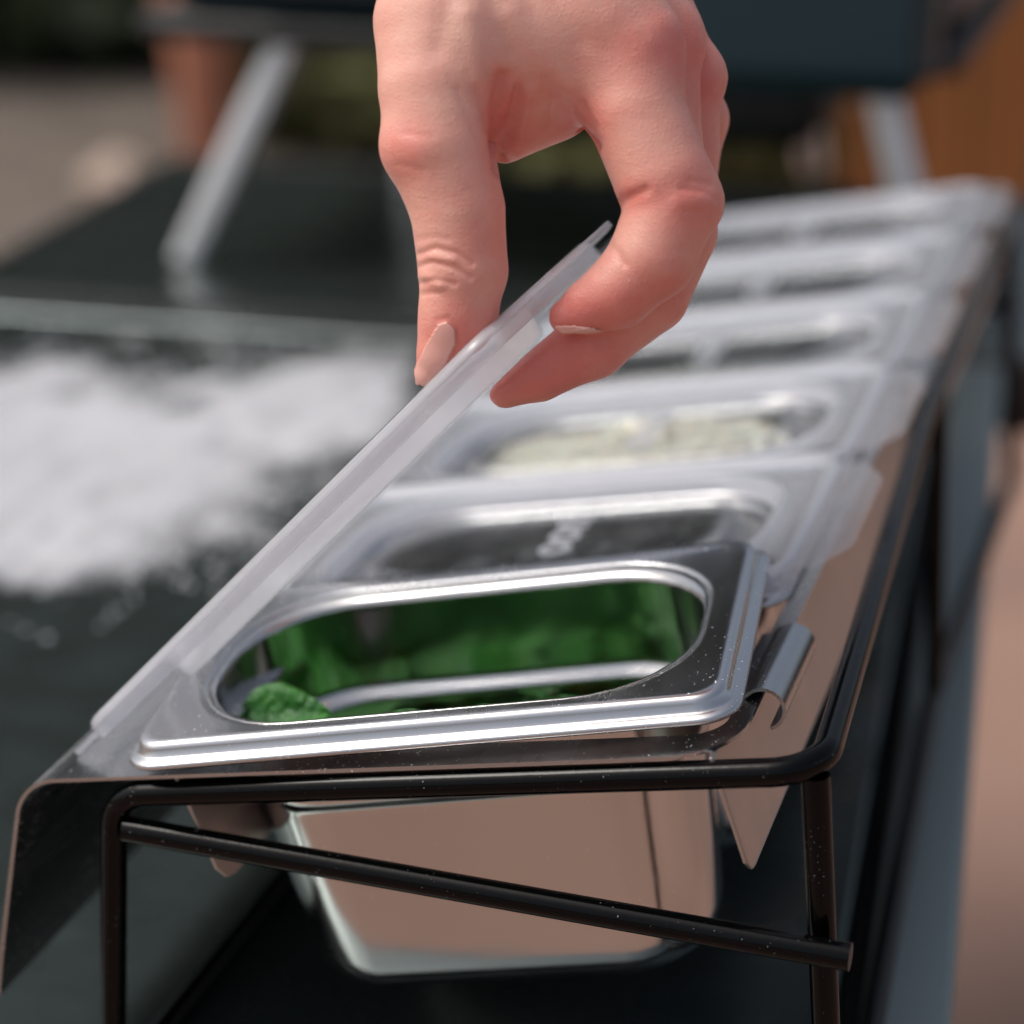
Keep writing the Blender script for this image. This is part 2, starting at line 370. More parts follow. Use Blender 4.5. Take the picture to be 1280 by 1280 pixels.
# apron bent down along the left side
prof = [(uL + .0003, 0)]
for i in range(1, 11):
    a = R(68) * i / 10; prof.append((uL - .017 * math.sin(a), -.017 * (1 - math.cos(a))))
x_, z_ = prof[-1]; prof.append((-.1385, -.0567)); prof.append((-.1440, -.0715))
V, F = sheet(prof[::-1], .0, vE, TH)
part('apron', [L(*v) for v in V], F, 'tray_steel', rack)
# downward flaps along both sides of the slot
def flap(name, pts, off, m):
    """pts: (u, v, w) outline, thickness off along u"""
    n = len(pts); V = [L(*p) for p in pts] + [L(p[0] + off, p[1], p[2]) for p in pts]
    F = [tuple(range(n))[::-1], tuple(range(n, 2 * n))] + [(i, (i + 1) % n, n + (i + 1) % n, n + i) for i in range(n)]
    return bevel(part(name, V, F, m, rack, False), .0004, 2)
flap('side_flap', [(.0925, .001, -TH - .0002), (.0968, .0015, -.0325), (.0974, .004, -.0356), (.0976, .007, -.0360), (.0976, .66, -.036), (.0925, .66, -TH - .0002)], -.0012, 'flap_steel')
flap('side_flap', [(-.0645, .001, -TH - .0002), (-.0590, .0015, -.031), (-.0580, .004, -.0350), (-.0575, .008, -.036), (-.0575, .66, -.036), (-.0645, .66, -TH - .0002)], -.0012, 'flap_steel')
# rolled clips on the right edge of the tray
for v0 in (.034, .32, .60):
    pr = [(.0900, .0006), (.0935, .0006)]
    for i in range(0, 15):
        a = R(128 - 205 * i / 14); pr.append((.0990 + .0064 * math.cos(a), -.0030 + .0064 * math.sin(a)))
    V, F = sheet(pr, v0, v0 + .046, .0010)
    part('edge_clip', [L(*p) for p in V], F, 'tray_steel', rack)
# black wire frame
WR = .0039
wl, wr = -.0865, .1205
def top(u, v): return L(u, v, -.0062)
fl, bl = top(wl, .0015), top(wl, .645)
front = [Vector((fl.x - .0075, fl.y, TZ + WR)), fl, top(wr, .0015), top(.1075, .30), top(.1060, .645), bl, Vector((bl.x - .0075, bl.y, TZ + WR))]
part('top_wire', *tube(fillet(front, .013), WR), 'black_coat', rack, sharp=60)
fr_top = top(wr - .0005, .0035)
foot_r = Vector((.1300, .0035, TZ + WR)); leg_top = Vector((fr_top.x - .0018, .0065, fr_top.z - .004))
part('leg', *tube([leg_top, foot_r], WR), 'black_coat', rack, sharp=60)
bk = top(.1060, .640); part('leg', *tube([Vector((bk.x, bk.y, bk.z - .004)), Vector((.118, .640, TZ + WR))], WR), 'black_coat', rack, sharp=60)
mid = top(.1068, .36); part('leg', *tube([Vector((mid.x - .001, mid.y, mid.z - .004)), Vector((.112, .36, TZ + WR))], WR), 'black_coat', rack, sharp=60)
zc = H0 - .0335
part('cross_wire', *tube([Vector((-.0800, .0005, zc + .0008)), Vector((.1305, -.0035, zc))], WR), 'black_coat', rack, sharp=60)
part('cross_wire', *tube([Vector((-.0800, .6465, zc)), Vector((.113, .6465, zc))], WR), 'black_coat', rack, sharp=60)
part('foot_rail', *tube([foot_r, Vector((.112, .36, TZ + WR)), Vector((.118, .640, TZ + WR))], WR), 'black_coat', rack, sharp=60)
part('foot_rail', *tube([front[0], front[-1]], WR), 'black_coat', rack, sharp=60)

# ---------------------------------------------------------------- pans
def pan_meshes():
    fl = [ring(.0880, .0540, .0105, -.0004, 8), ring(.0884, .0544, .0108, .0003), ring(.0878, .0538, .0104, .0010), ring(.0862, .0522, .0092, .0014), ring(.0852, .0512, .0086, .0020),
          ring(.0848, .0508, .0084, .0042), ring(.0842, .0502, .0080, .0053), ring(.0830, .0490, .0076, .0058), ring(.0815, .0475, .0076, .0056), ring(.0790, .0452, .0130, .0052),
          ring(.0760, .0438, .0330, .0048), ring(.0745, .0428, .0345, .0044)]
    bw = [ring(hx_, hx_ - .0318 - min(.0026, max(0, (.0044 - z_) * 1.6)), r_, z_) for hx_, r_, z_ in ((.0745, .0345, .0044), (.0738, .0342, .0040), (.0732, .0340, .0034), (.0728, .0336, .0024), (.0727, .0335, .0014), (.0727, .0334, .0006), (.0722, .0325, -.0080), (.0716, .0318, -.0190), (.0714, .0315, -.0236), (.0711, .0312, -.0252), (.0704, .0307, -.0266), (.0692, .0300, -.0277), (.0684, .0295, -.0289), (.0681, .0292, -.0303), (.0679, .0290, -.0320), (.0656, .0270, -.0630), (.0636, .0255, -.0855), (.0630, .0250, -.0890), (.0618, .0243, -.0927), (.0598, .0230, -.0957), (.0570, .0205, -.0978), (.0535, .0175, -.0987), (.0500, .0150, -.0990))]
    V, F = loft(fl); f = mesh('flange', V, F, 'pan_steel', sharp=None)
    V, F = loft(bw, cap1=True); b = mesh('bowl', V, F, 'bowl_steel', sharp=None)
    return f, b
PF, PB = pan_meshes()
def pan(mw, label):
    e = empty('food_pan', mw); tag(e, label, 'pan', 'steel pans in the rack')
    for nm, me in (('flange', PF), ('bowl', PB)):
        o = link(nm, me, e); md = o.modifiers.new('solid', 'SOLIDIFY'); md.thickness = .0007; md.offset = -1 if nm == 'x' else 0
    return e
PSI = R(5.78)
M1 = RM @ Matrix.Translation((.0049, .0560, .0086)) @ Matrix.Rotation(PSI, 4, 'Z') @ Matrix.Rotation(R(4.2), 4, 'X')
pan(M1, 'open steel pan of basil leaves, its lid raised by the hand')
UC, V2, PT = .0045, .1536, .1104
labels = ['steel pan with dark contents right behind the open basil pan', 'steel pan of white cheese between the dark pan and the green pan', 'steel pan of grey green topping behind the cheese pan',
          'steel pan of blue grey topping, next to last toward the oven', 'steel pan of purplish dark topping at the oven end of the rack']
PM = [RM @ Matrix.Translation((UC, V2 + PT * k, .0008)) for k in range(5)]
for k in range(5): pan(PM[k], labels[k])

# ---------------------------------------------------------------- lids
def lid_meshes():
    # local: x along the pan, y across, z up; rests on the pan flange at z = 0
    sk = [ring(.0905, .0545, .009, -.0030), ring(.0908, .0548, .0092, -.0024), ring(.0908, .0548, .0092, .0010), ring(.0900, .0540, .009, .0026), ring(.0885, .0525, .008, .0032), ring(.0872, .0512, .008, .0026), ring(.0862, .0502, .008, .0014),
          ring(.0790, .0475, .030, .0012), ring(.0770, .0468, .034, .0018), ring(.0756, .0456, .0335, .0020), ring(.0746, .0446, .033, .0012), ring(.0728, .0430, .032, -.0070), ring(.0718, .0420, .031, -.0078), ring(.0700, .0402, .030, -.0080)]
    inn = [ring(.0700, .0402, .030, -.0080), ring(.0664, .0366, .028, -.0078), ring(.0650, .0352, .027, -.0068), ring(.0622, .0318, .0255, -.0010), ring(.0610, .0304, .0245, .0000)]
    win = [ring(.0610, .0304, .0245, .0000), ring(.055, .0255, .020, .0001), ring(.03, .012, .009, .0001)]
    A = mesh('rim_panel', *loft(sk), 'lid_plastic', sharp=50)
    A.materials.append(MATS['lid_thick'])
    nr = 36
    for p in A.polygons:
        k = p.vertices[0] // nr
        if min(v // nr for v in p.vertices) in (2, 3, 4, 5, 8, 9, 10, 11, 12): p.material_index = 1
    B = mesh('channel', *loft(inn), 'lid_inner', sharp=None)
    C = mesh('window', *loft(win, cap1=True), 'lid_clear', sharp=None)
    # pull tab: a thin plate with cut corners
    o = [(.0895, -.0455), (.0975, -.0470), (.1050, -.0330), (.1066, -.0290), (.1066, .0290), (.1050, .0330), (.0975, .0470), (.0895, .0455)]
    n = len(o); V = [(x, y, .0006) for x, y in o] + [(x, y, .0024) for x, y in o]
    F = [tuple(range(n))[::-1], tuple(range(n, 2 * n))] + [(i, (i + 1) % n, n + (i + 1) % n, n + i) for i in range(n)]
    D = mesh('pull_tab', V, F, 'lid_plastic', smooth=False)
    o = [(-.0985, -.0525), (-.0905, -.0525), (-.0905, .0525), (-.0985, .0525)]
    n = 4; V = [(x, y, -.0016) for x, y in o] + [(x, y, .0002) for x, y in o]
    F = [tuple(range(n))[::-1], tuple(range(n, 2 * n))] + [(i, (i + 1) % n, n + (i + 1) % n, n + i) for i in range(n)]
    E_ = mesh('hinge_lip', V, F, 'lid_thick', smooth=False)
    cu = bpy.data.curves.new('lettering', 'FONT'); cu.body = 'ooni'; cu.size = .022; cu.extrude = .0003; cu.align_x = 'CENTER'; cu.align_y = 'CENTER'; cu.offset = .0004
    to = bpy.data.objects.new('tmp', cu); COL.objects.link(to); bpy.context.view_layer.update()
    T = bpy.data.meshes.new_from_object(to.evaluated_get(bpy.context.evaluated_depsgraph_get())); T.name = 'lettering'
    bpy.data.objects.remove(to); T.transform(Matrix.Translation((.004, 0, .0006)) @ Matrix.Rotation(R(90), 4, 'Z')); T.materials.clear(); T.materials.append(MATS['lid_mark'])
    return [('rim_panel', A), ('channel', B), ('window', C), ('pull_tab', D), ('hinge_lip', E_), ('lettering', T)]
LM = lid_meshes()
def lid(mw, label):
    e = empty('pan_lid', mw); tag(e, label, 'lid', 'translucent plastic lids')
    for nm, me in LM:
        o = link(nm, me, win_ if nm == 'lettering' else e)
        if nm == 'window': win_ = o
        if nm in ('rim_panel', 'channel', 'window'):
            md = o.modifiers.new('solid', 'SOLIDIFY'); md.thickness = .0008; md.offset = 0
    return e
LLAB = ['frosted plastic lid over the dark pan right behind the open basil pan', 'frosted plastic lid with white cheese showing through it', 'frosted plastic lid over the grey green topping behind the cheese',
        'frosted plastic lid over the blue grey topping, next to last toward the oven', 'frosted plastic lid over purplish topping at the oven end']
for k in range(5): lid(PM[k] @ Matrix.Translation((0, 0, .0086)), LLAB[k])
AL = R(46.9)
HP = np.array([-.1020, .013, -.0197 + H0])
LD = np.array([math.cos(AL), 0, math.sin(AL)]); LN = np.array([-math.sin(AL), 0, math.cos(AL)])
LO = HP + LD * .0985 + np.array([0, .0548, 0]) + LN * .0016
MO = Matrix.Identity(4)
for i in range(3): MO[i][0], MO[i][1], MO[i][2], MO[i][3] = LD[i], (0, 1, 0)[i], LN[i], LO[i]
lid(MO, 'raised frosted plastic lid held up between thumb and fingers')

# ---------------------------------------------------------------- basil, utensil and other fillings
def leaf_mesh(seed, soft=False):
    r = random.Random(seed); n, mm = 12, 7; V = []; F = []
    cup = r.uniform(.25, .6); cl = r.uniform(-.4, .3)
    if soft: cup = .16; cl = -.12 + .1 * (seed % 2)
    for i in range(n + 1):
        t = i / n; w = .5 * math.sin(math.pi * t ** .75) ** .8 * (1 - .25 * t) * .72
        for j in range(mm):
            s = j / (mm - 1) * 2 - 1
            V.append((t - .5, s * w * .9, cup * (abs(s) ** 1.3) * w * .55 + cl * (t - .5) ** 2 + .014 * math.sin(t * 11 + s * 3) * abs(s) - .03 * math.exp(-(s / .15) ** 2)))
    for i in range(n):
        for j in range(mm - 1): F.append((i * mm + j, (i + 1) * mm + j, (i + 1) * mm + j + 1, i * mm + j + 1))
    return mesh('basil_leaf', V, F, 'basil', sharp=None)
LV = [leaf_mesh(i) for i in range(5)] + [leaf_mesh(i, True) for i in (6, 7)]
def LI(k): return LV[5 + k % 2] if k >= 1000 else LV[k % 5]
def leaf(mw, k, label):
    o = bpy.data.objects.new('basil_leaf', LI(k)); COL.objects.link(o); o.matrix_basis = mw
    md = o.modifiers.new('solid', 'SOLIDIFY'); md.thickness = .01; md.offset = 0
    return tag(o, label, 'leaf', 'basil leaves in the open pan')
rr = random.Random(5)
def inside(k, mw, tall=False):
    for v in LI(k).vertices:
        x, y, z = mw @ v.co
        t = min(1, max(0, (-.0225 - z) / .0565)); hx_, hy_ = (.0712, .0374) if z > -.0125 else (.0680 - .007 * t, .0345 - .0042 * t)
        if z < -.084 or z > .0030: return False
        if not tall and z > -.0265: return False
        if tall == True and y > -.016 and z > -.022: return False
        if tall == 'far' and y < .018 and x < .052 and z > -.0195: return False
        dx, dy = max(0, abs(x) - (hx_ - .030)), max(0, abs(y) - (hy_ - .030))
        if math.hypot(dx, dy) > .028: return False
    return True
placed = 0
def tryleaves(n, zr, yr, xr_, tilt, spread, sc_, allz, lim=9000, base=0):
    global placed
    k = 0; t_ = 0
    while k < n and t_ < lim:
        t_ += 1
        x, y, z = rr.uniform(*xr_), rr.uniform(*yr), rr.uniform(*zr)
        mw = Matrix.Translation((x, y, z)) @ Matrix.Rotation(rr.uniform(-spread, spread), 4, 'Z') @ Matrix.Rotation(tilt + rr.uniform(-.35, .35), 4, 'X') @ Matrix.Rotation(rr.uniform(-.5, .5), 4, 'Y') @ Matrix.Scale(rr.uniform(*sc_), 4)
        if inside(placed + base, mw, allz):
            leaf(M1 @ mw, placed + base, 'green basil leaf in the heap lying in the open pan'); placed += 1; k += 1
tryleaves(34, (-.075, -.040), (-.026, .026), (-.052, .052), 0, 3.14, (.024, .038), False)
tryleaves(44, (-.044, -.033), (-.024, .026), (-.054, .056), 0, 3.14, (.024, .036), False)
tryleaves(44, (-.040, -.0125), (-.037, -.024), (-.046, .060), -1.3, .4, (.024, .034), True, 30000)      # unseen leaves against the near wall, added so the far wall reflects green
print('leaves', placed)
leaf(M1 @ Matrix.Translation((-.0555, -.004, -.0115)) @ Matrix.Rotation(R(-10), 4, 'Z') @ Matrix.Rotation(R(48), 4, 'X') @ Matrix.Rotation(R(10), 4, 'Y') @ Matrix.Scale(.029, 4), 1, 'bright green basil leaf standing up at the hinge end of the open pan')
def chunks(name, label, cat, k, m, n, size, z0, z1, seed, flat=1., cube=False):
    """many small pieces heaped in one pan"""
    r = random.Random(seed); V = []; F = []
    for i in range(n):
        a = r.uniform(0, 6.28); q = math.sqrt(r.random()); x = (.057 if z1 > 0 else .058) * q * math.cos(a); y = (.027 if z1 > 0 else .029) * q * math.sin(a); z = z0 + (z1 - z0) * min(1, 1.7 * i / n) ** .45 * (1 - .12 * q * q)
        s = r.uniform(.6, 1.2) * size; rot = Matrix.Rotation(r.uniform(0, 6.28), 3, 'Z') @ Matrix.Rotation(r.uniform(-.7, .7), 3, 'X')
        if cube: v, f = box((0, 0, 0), (s * 1.3, s, s * flat)); v = [Vector(p) for p in v]
        else:
            v, f = loft([[(s * .5 * math.cos(t) * c, s * .5 * math.sin(t) * c, h * s * flat) for t in [j * math.pi / 4 for j in range(8)]] for c, h in ((.5, -.5), (1, -.2), (1, .2), (.5, .5))], True, True); v = [Vector(p) for p in v]
        b = len(V); V += [PM[k] @ (rot @ p + Vector((x, y, z))) for p in v]; F += [tuple(b + j for j in g) for g in f]
    tag(part(name, V, F, m, smooth=not cube, sharp=50), label, cat, kind='stuff')
chunks('dark_topping', 'dark topping low in the pan behind the basil', 'topping', 0, 'dark_filling', 150, .011, -.080, -.004, 1)
chunks('grated_cheese', 'pale cheese pieces filling the pan under the lid', 'cheese', 1, 'cheese', 520, .0085, -.045, .0055, 2, .6, True)
chunks('green_topping', 'grey green topping behind the cheese pan', 'topping', 2, 'green_filling', 140, .012, -.075, -.004, 3)
chunks('grey_topping', 'blue grey topping in next to last pan', 'topping', 3, 'grey_filling', 140, .012, -.075, -.004, 4)
chunks('purple_topping', 'purplish topping in the pan at the oven end', 'topping', 4, 'purple_filling', 140, .012, -.075, -.004, 5)

# ================================================================ THE HAND
def hand_mesh():
    h = .00085
    # (px, py, depth, radius px) control points
    def J(px, py, z, r): return np.append(at(px, py, z), r * z / FP)
    wr0 = J(640, -520, .640, 120); wr1 = J(645, -170, .618, 115)
    th = [J(610, -150, .603, 84), J(552, 30, .590, 84), J(546, 110, .586, 72), J(550, 186, .585, 67), J(572, 262, .586, 58), J(579, 338, .588, 55), J(572, 400, .590, 46), J(557, 440, .591, 36), J(543, 466, .592, 24)]
    ix = [J(675, -150, .606, 85), J(745, 5, .592, 78), J(790, 60, .590, 66), J(795, 140, .588, 61), J(829, 225, .587, 60), J(840, 258, .587, 56), J(815, 322, .588, 54), J(772, 366, .590, 42), J(735, 384, .591, 34), J(708, 396, .591, 22)]
    md = [J(700, -140, .622, 80), J(800, 30, .606, 60), J(828, 80, .606, 46), J(832, 170, .606, 44), J(850, 290, .604, 46), J(815, 370, .606, 45), J(740, 430, .606, 41), J(672, 468, .606, 34), J(632, 488, .606, 22)]
    rg = [J(720, -130, .640, 76), J(825, 50, .622, 56), J(858, 105, .622, 43), J(856, 190, .624, 42), J(845, 275, .626, 42), J(810, 345, .628, 38), J(780, 372, .629, 30)]
    pk = [J(735, -110, .655, 70), J(840, 85, .637, 48), J(873, 150, .637, 33), J(862, 215, .640, 34), J(845, 270, .643, 32), J(820, 310, .644, 27)]
    web = [[J(610, 20, .590, 74), J(700, 30, .592, 74)], [J(605, 70, .592, 62), J(720, 75, .594, 60)], [J(614, 122, .604, 42), J(700, 105, .605, 42)], [J(632, 182, .605, 20), J(690, 146, .607, 24)]]
    palm = [[J(640, -100, .628, 92), J(780, 40, .628, 62)], [J(620, -60, .610, 90), J(720, 20, .612, 80)], [wr0, wr1], [wr1, J(640, -80, .612, 105)]]
    lo = np.array([430, -560, .54]); 
    # grid along camera axes (a metric box)
    o = at(640, 0, .60); nx, ny, nz = int(.120 / h), int(.232 / h), int(.150 / h)
    ax = (np.arange(nx) * h - .052).astype(np.float32); ay = (np.arange(ny) * h - .112).astype(np.float32); az = (np.arange(nz) * h - .066).astype(np.float32)
    def loc(p): d = p[:3] - o; return np.array([d @ RT, d @ UP, d @ FW], np.float32), np.float32(p[3])
    GX, GY, GZ = ax[:, None, None], ay[None, :, None], az[None, None, :]
    def cone(p, q):
        a, ra = loc(p); b, rb = loc(q); d = b - a; dd = float(d @ d)
        t = ((GX - a[0]) * d[0] + (GY - a[1]) * d[1] + (GZ - a[2]) * d[2]) / dd
        np.clip(t, 0, 1, out=t)
        return np.sqrt((GX - a[0] - t * d[0]) ** 2 + (GY - a[1] - t * d[1]) ** 2 + (GZ - a[2] - t * d[2]) ** 2) - (ra + (rb - ra) * t)
    def smin(a, b, k):
        hh = np.maximum(k - np.abs(a - b), 0) / k; return np.minimum(a, b) - hh * hh * k * .25
    def chain(c, k=.0008, i0=0):
        f = None
        for p, q in zip(c[i0:], c[i0 + 1:]):
            g = cone(p, q); f = g if f is None else smin(f, g, k)
        return f
    core = None
    for s in palm + web:
        g = chain(s); core = g if core is None else smin(core, g, .012)
    def nplane(off):      # signed height above the raised lid's plane
        q = o - LO; c0 = q @ LN
        return (c0 + GX * np.float32(RT @ LN) + GY * np.float32(UP @ LN) + GZ * np.float32(FW @ LN) - off).astype(np.float32)
    def clip(c, pl, n=2):
        return smin(chain(c[:len(c) - n]), -smin(-chain(c[len(c) - n - 1:]), pl, .002), .003)
    T = clip(th, nplane(.0034))
    I = clip(ix, -nplane(-.0032))
    Md = clip(md, -nplane(-.0090))
    Rg = chain(rg); Pk = chain(pk)
    def ball(px, py, z, r): p = J(px, py, z, r); q = p.copy(); q[:3] += 1e-4; return cone(p, q)
    I = smin(I, ball(866, 250, .588, 33), .006); T = smin(T, ball(518, 186, .584, 29), .007); Md = smin(Md, ball(846, 46, .606, 34), .006)
    Rg = smin(Rg, ball(872, 92, .622, 31), .006); Pk = smin(Pk, ball(877, 148, .637, 25), .006)
    # fingers stay apart beyond the knuckles, but melt into the palm
    fing = smin(smin(smin(I, Md, .0016), Rg, .0016), Pk, .0016)
    f = smin(fing, core, .010); f = smin(f, T, .010) if False else np.minimum(smin(fing, core, .010), smin(T, core, .012))
    f = smin(f, np.minimum(smin(fing, core, .010), smin(T, core, .012)), .001)
    # surface nets
    s = f < 0
    cs = np.zeros((nx - 1, ny - 1, nz - 1), np.int8)
    for i in (0, 1):
        for j in (0, 1):
            for k in (0, 1): cs += s[i:nx - 1 + i, j:ny - 1 + j, k:nz - 1 + k]
    act = (cs > 0) & (cs < 8); I3 = np.argwhere(act); idx = np.full(act.shape, -1, np.int32); idx[act] = np.arange(len(I3))
    acc = np.zeros((len(I3), 3)); cnt = np.zeros(len(I3)); C = [(i, j, k) for i in (0, 1) for j in (0, 1) for k in (0, 1)]
    for a in C:
        for b in C:
            if sum(abs(x - y) for x, y in zip(a, b)) == 1 and a < b:
                fa = f[I3[:, 0] + a[0], I3[:, 1] + a[1], I3[:, 2] + a[2]]; fb = f[I3[:, 0] + b[0], I3[:, 1] + b[1], I3[:, 2] + b[2]]
                e = (fa < 0) != (fb < 0); t = np.where(e, fa / np.where(e, fa - fb, 1), 0)
                acc[e] += (np.array(a) + t[:, None] * (np.array(b) - np.array(a)))[e]; cnt[e] += 1
    P = (I3 + acc / cnt[:, None]) * h + np.array([ax[0], ay[0], az[0]])
    Q = []
    for d in range(3):
        a = [slice(None)] * 3; b = [slice(None)] * 3; a[d] = slice(0, -1); b[d] = slice(1, None)
        e = s[tuple(a)] != s[tuple(b)]; w = np.argwhere(e)
        d1, d2 = (d + 1) % 3, (d + 2) % 3
        ok = (w[:, d1] > 0) & (w[:, d2] > 0) & (w[:, d1] < (nx, ny, nz)[d1] - 1) & (w[:, d2] < (nx, ny, nz)[d2] - 1); w = w[ok]
        def at2(o1, o2):
            c = w.copy(); c[:, d1] -= o1; c[:, d2] -= o2; return idx[c[:, 0], c[:, 1], c[:, 2]]
        q = np.stack([at2(1, 1), at2(0, 1), at2(0, 0), at2(1, 0)], -1)
        fl = s[tuple(w.T)]; q[~fl] = q[~fl][:, ::-1]
        Q.append(q)
    Q = np.concatenate(Q)
    # laplacian smoothing
    E = np.concatenate([Q[:, [0, 1]], Q[:, [1, 2]], Q[:, [2, 3]], Q[:, [3, 0]]]); E = np.concatenate([E, E[:, ::-1]])
    for it in range(6):
        sm = np.zeros_like(P); np.add.at(sm, E[:, 0], P[E[:, 1]]); c = np.bincount(E[:, 0], minlength=len(P))[:, None]
        P = P + .5 * (sm / c - P)
    for rep_ in range(1):     # one linear subdivision, then a little more smoothing
        E1 = np.sort(np.concatenate([Q[:, [0, 1]], Q[:, [1, 2]], Q[:, [2, 3]], Q[:, [3, 0]]]), 1)
        ue, inv = np.unique(E1[:, 0].astype(np.int64) * len(P) + E1[:, 1], return_inverse=True); nq = len(Q); n0 = len(P)
        mid = (P[ue // n0] + P[ue % n0]) / 2; cen = P[Q].mean(1); em = inv.reshape(4, nq) + n0; ce = np.arange(nq) + n0 + len(ue)
        P = np.concatenate([P, mid, cen])
        Q = np.concatenate([np.stack([Q[:, k], em[k], ce, em[(k + 3) % 4]], -1) for k in range(4)])
    E = np.concatenate([Q[:, [0, 1]], Q[:, [1, 2]], Q[:, [2, 3]], Q[:, [3, 0]]]); E = np.concatenate([E, E[:, ::-1]])
    for it in range(4):
        c = np.bincount(E[:, 0], minlength=len(P)); sm = np.stack([np.bincount(E[:, 0], weights=P[E[:, 1], k], minlength=len(P)) for k in range(3)], -1)
        P = P + .5 * (sm / c[:, None] - P)
    W = o + P[:, :1] * RT + P[:, 1:2] * UP + P[:, 2:3] * FW
    return W, Q
def vnormals(W, Q):
    fn = np.cross(W[Q[:, 2]] - W[Q[:, 0]], W[Q[:, 3]] - W[Q[:, 1]]); N = np.zeros_like(W)
    for k in range(4): np.add.at(N, Q[:, k], fn)
    return N / np.maximum(np.linalg.norm(N, axis=1, keepdims=True), 1e-12)
HW, HQ = hand_mesh()
HN = vnormals(HW, HQ)
pc = topix(HW)
facing = np.einsum('ij,ij->i', HN, CP - HW) > 0
if HN[np.argmin(pc[:, 2] + 9 * (pc[:, 1] < 0))] @ FW > 0: HN = -HN; facing = ~facing
def segd(p, pts):
    d = np.full(len(p), 1e9)
    for a, b in zip(pts, pts[1:]):
        a, b = np.array(a, float), np.array(b, float); ab = b - a; t = np.clip(((p - a) @ ab) / (ab @ ab), 0, 1); d = np.minimum(d, np.linalg.norm(p - a - t[:, None] * ab, axis=1))
    return d
near = facing & (pc[:, 2] < .604)
disp = np.zeros(len(HW))
# creases: (polyline in photo pixels, depth mm, width px); bumps have negative depth
for pts, dep, wd_ in [([(522, 318), (545, 310), (572, 317), (590, 330)], .9, 4), ([(522, 334), (540, 327), (566, 333), (588, 347)], 1.0, 4), ([(524, 354), (545, 350), (568, 355)], .9, 4), ([(528, 368), (550, 366)], .6, 4), ([(524, 300), (545, 296), (560, 299)], .4, 5),
                      ([(534, 346), (550, 356)], -.9, 8), ([(540, 322), (566, 326)], -.6, 6),
                      ([(628, 96), (623, 140), (626, 210)], 3.0, 9), ([(598, 110), (609, 155), (620, 190)], .8, 5), ([(648, 112), (638, 150), (632, 185)], 1.4, 6), ([(572, 112), (592, 160), (604, 190)], .4, 5), ([(585, 90), (600, 130)], .3, 5),
                      ([(662, 118), (655, 150), (645, 188)], -1.6, 10), ([(684, 100), (692, 130), (686, 156)], 1.2, 9),
                      ([(700, 118), (720, 150), (742, 186)], .9, 8), ([(726, 130), (742, 160), (747, 185)], 1.0, 6),
                      ([(770, 256), (790, 245), (806, 238)], .9, 7), ([(756, 300), (770, 314), (780, 330)], .6, 6),
                      ([(852, 236), (878, 240), (898, 252)], .5, 4), ([(858, 264), (886, 264)], .4, 4), ([(862, 226), (888, 232)], .3, 4), ([(850, 250), (885, 250)], -.6, 12),
                      ([(490, 180), (520, 190)], -.9, 26), ([(500, 205), (530, 212)], .35, 5), ([(505, 168), (540, 172)], .3, 5), ([(640, 20), (680, 70), (705, 105)], -1.0, 18), ([(765, 20), (800, 60)], -.8, 22), ([(585, 20), (600, 100)], -1.0, 16), ([(560, 0), (548, 60)], .6, 14), ([(700, 0), (725, 50)], .9, 18), ([(615, 0), (640, 60)], .7, 14),
                      ([(548, 400), (562, 398), (572, 410), (570, 434), (558, 458), (542, 480)], .5, 4)]:
    disp += np.where(near, -dep * (.00048 if wd_ < 6 else .0008) * np.exp(-(segd(pc[:, :2], pts) / wd_) ** 2), 0)
HW = HW + HN * disp[:, None]
flush = np.full(len(HW), .21)
for x, y, sx, sy, a in [(505, 190, 40, 45, .5), (560, 430, 60, 60, .55), (600, 300, 40, 60, .35), (632, 150, 30, 60, .6), (735, 160, 40, 60, .5), (870, 250, 60, 60, .55), (790, 245, 25, 20, .5), (790, 60, 50, 50, .45), (860, 60, 40, 60, .6), (890, 130, 30, 60, .5), (720, 395, 60, 40, .75), (680, 470, 120, 50, .8), (820, 360, 70, 50, .5), (570, 20, 60, 60, -.1)]:
    flush += a * np.exp(-((pc[:, 0] - x) / sx) ** 2 - ((pc[:, 1] - y) / sy) ** 2)
me = mesh('hand', HW, HQ, 'skin', sharp=None)
atr = me.attributes.new('flush', 'FLOAT', 'POINT'); atr.data.foreach_set('value', np.clip(flush, 0, 1).astype(np.float32))
hand = link('hand', me); tag(hand, 'bare hand reaching down to pinch the raised plastic lid', 'hand')
HN2 = vnormals(HW, HQ)
if np.einsum('ij,ij->i', HN2, HN).mean() < 0: HN2 = -HN2
def inpoly(p, poly):
    r = np.zeros(len(p), bool); j = len(poly) - 1
    for i in range(len(poly)):
        (xi, yi), (xj, yj) = poly[i], poly[j]
        r ^= ((yi > p[:, 1]) != (yj > p[:, 1])) & (p[:, 0] < (xj - xi) * (p[:, 1] - yi) / (yj - yi + 1e-9) + xi); j = i
    return r
def nail(poly, zmax, off):
    ok = inpoly(pc[:, :2], poly) & (pc[:, 2] < zmax) & facing
    fs = HQ[ok[HQ].all(1)]
    if len(fs) < 3: return
    used = np.unique(fs); rem = np.full(len(HW), -1); rem[used] = np.arange(len(used))
    o = part('nail', HW[used] + HN2[used] * off, rem[fs], 'nail', hand, sharp=None)
    md = o.modifiers.new('solid', 'SOLIDIFY'); md.thickness = .0008; md.offset = 0
nail([(548, 404), (560, 402), (569, 412), (568, 432), (556, 456), (538, 478), (522, 480), (520, 462), (534, 430)], .60, .00035)
nail([(692, 406), (716, 406), (744, 409), (752, 412), (738, 415), (702, 415)], .60, .0003)

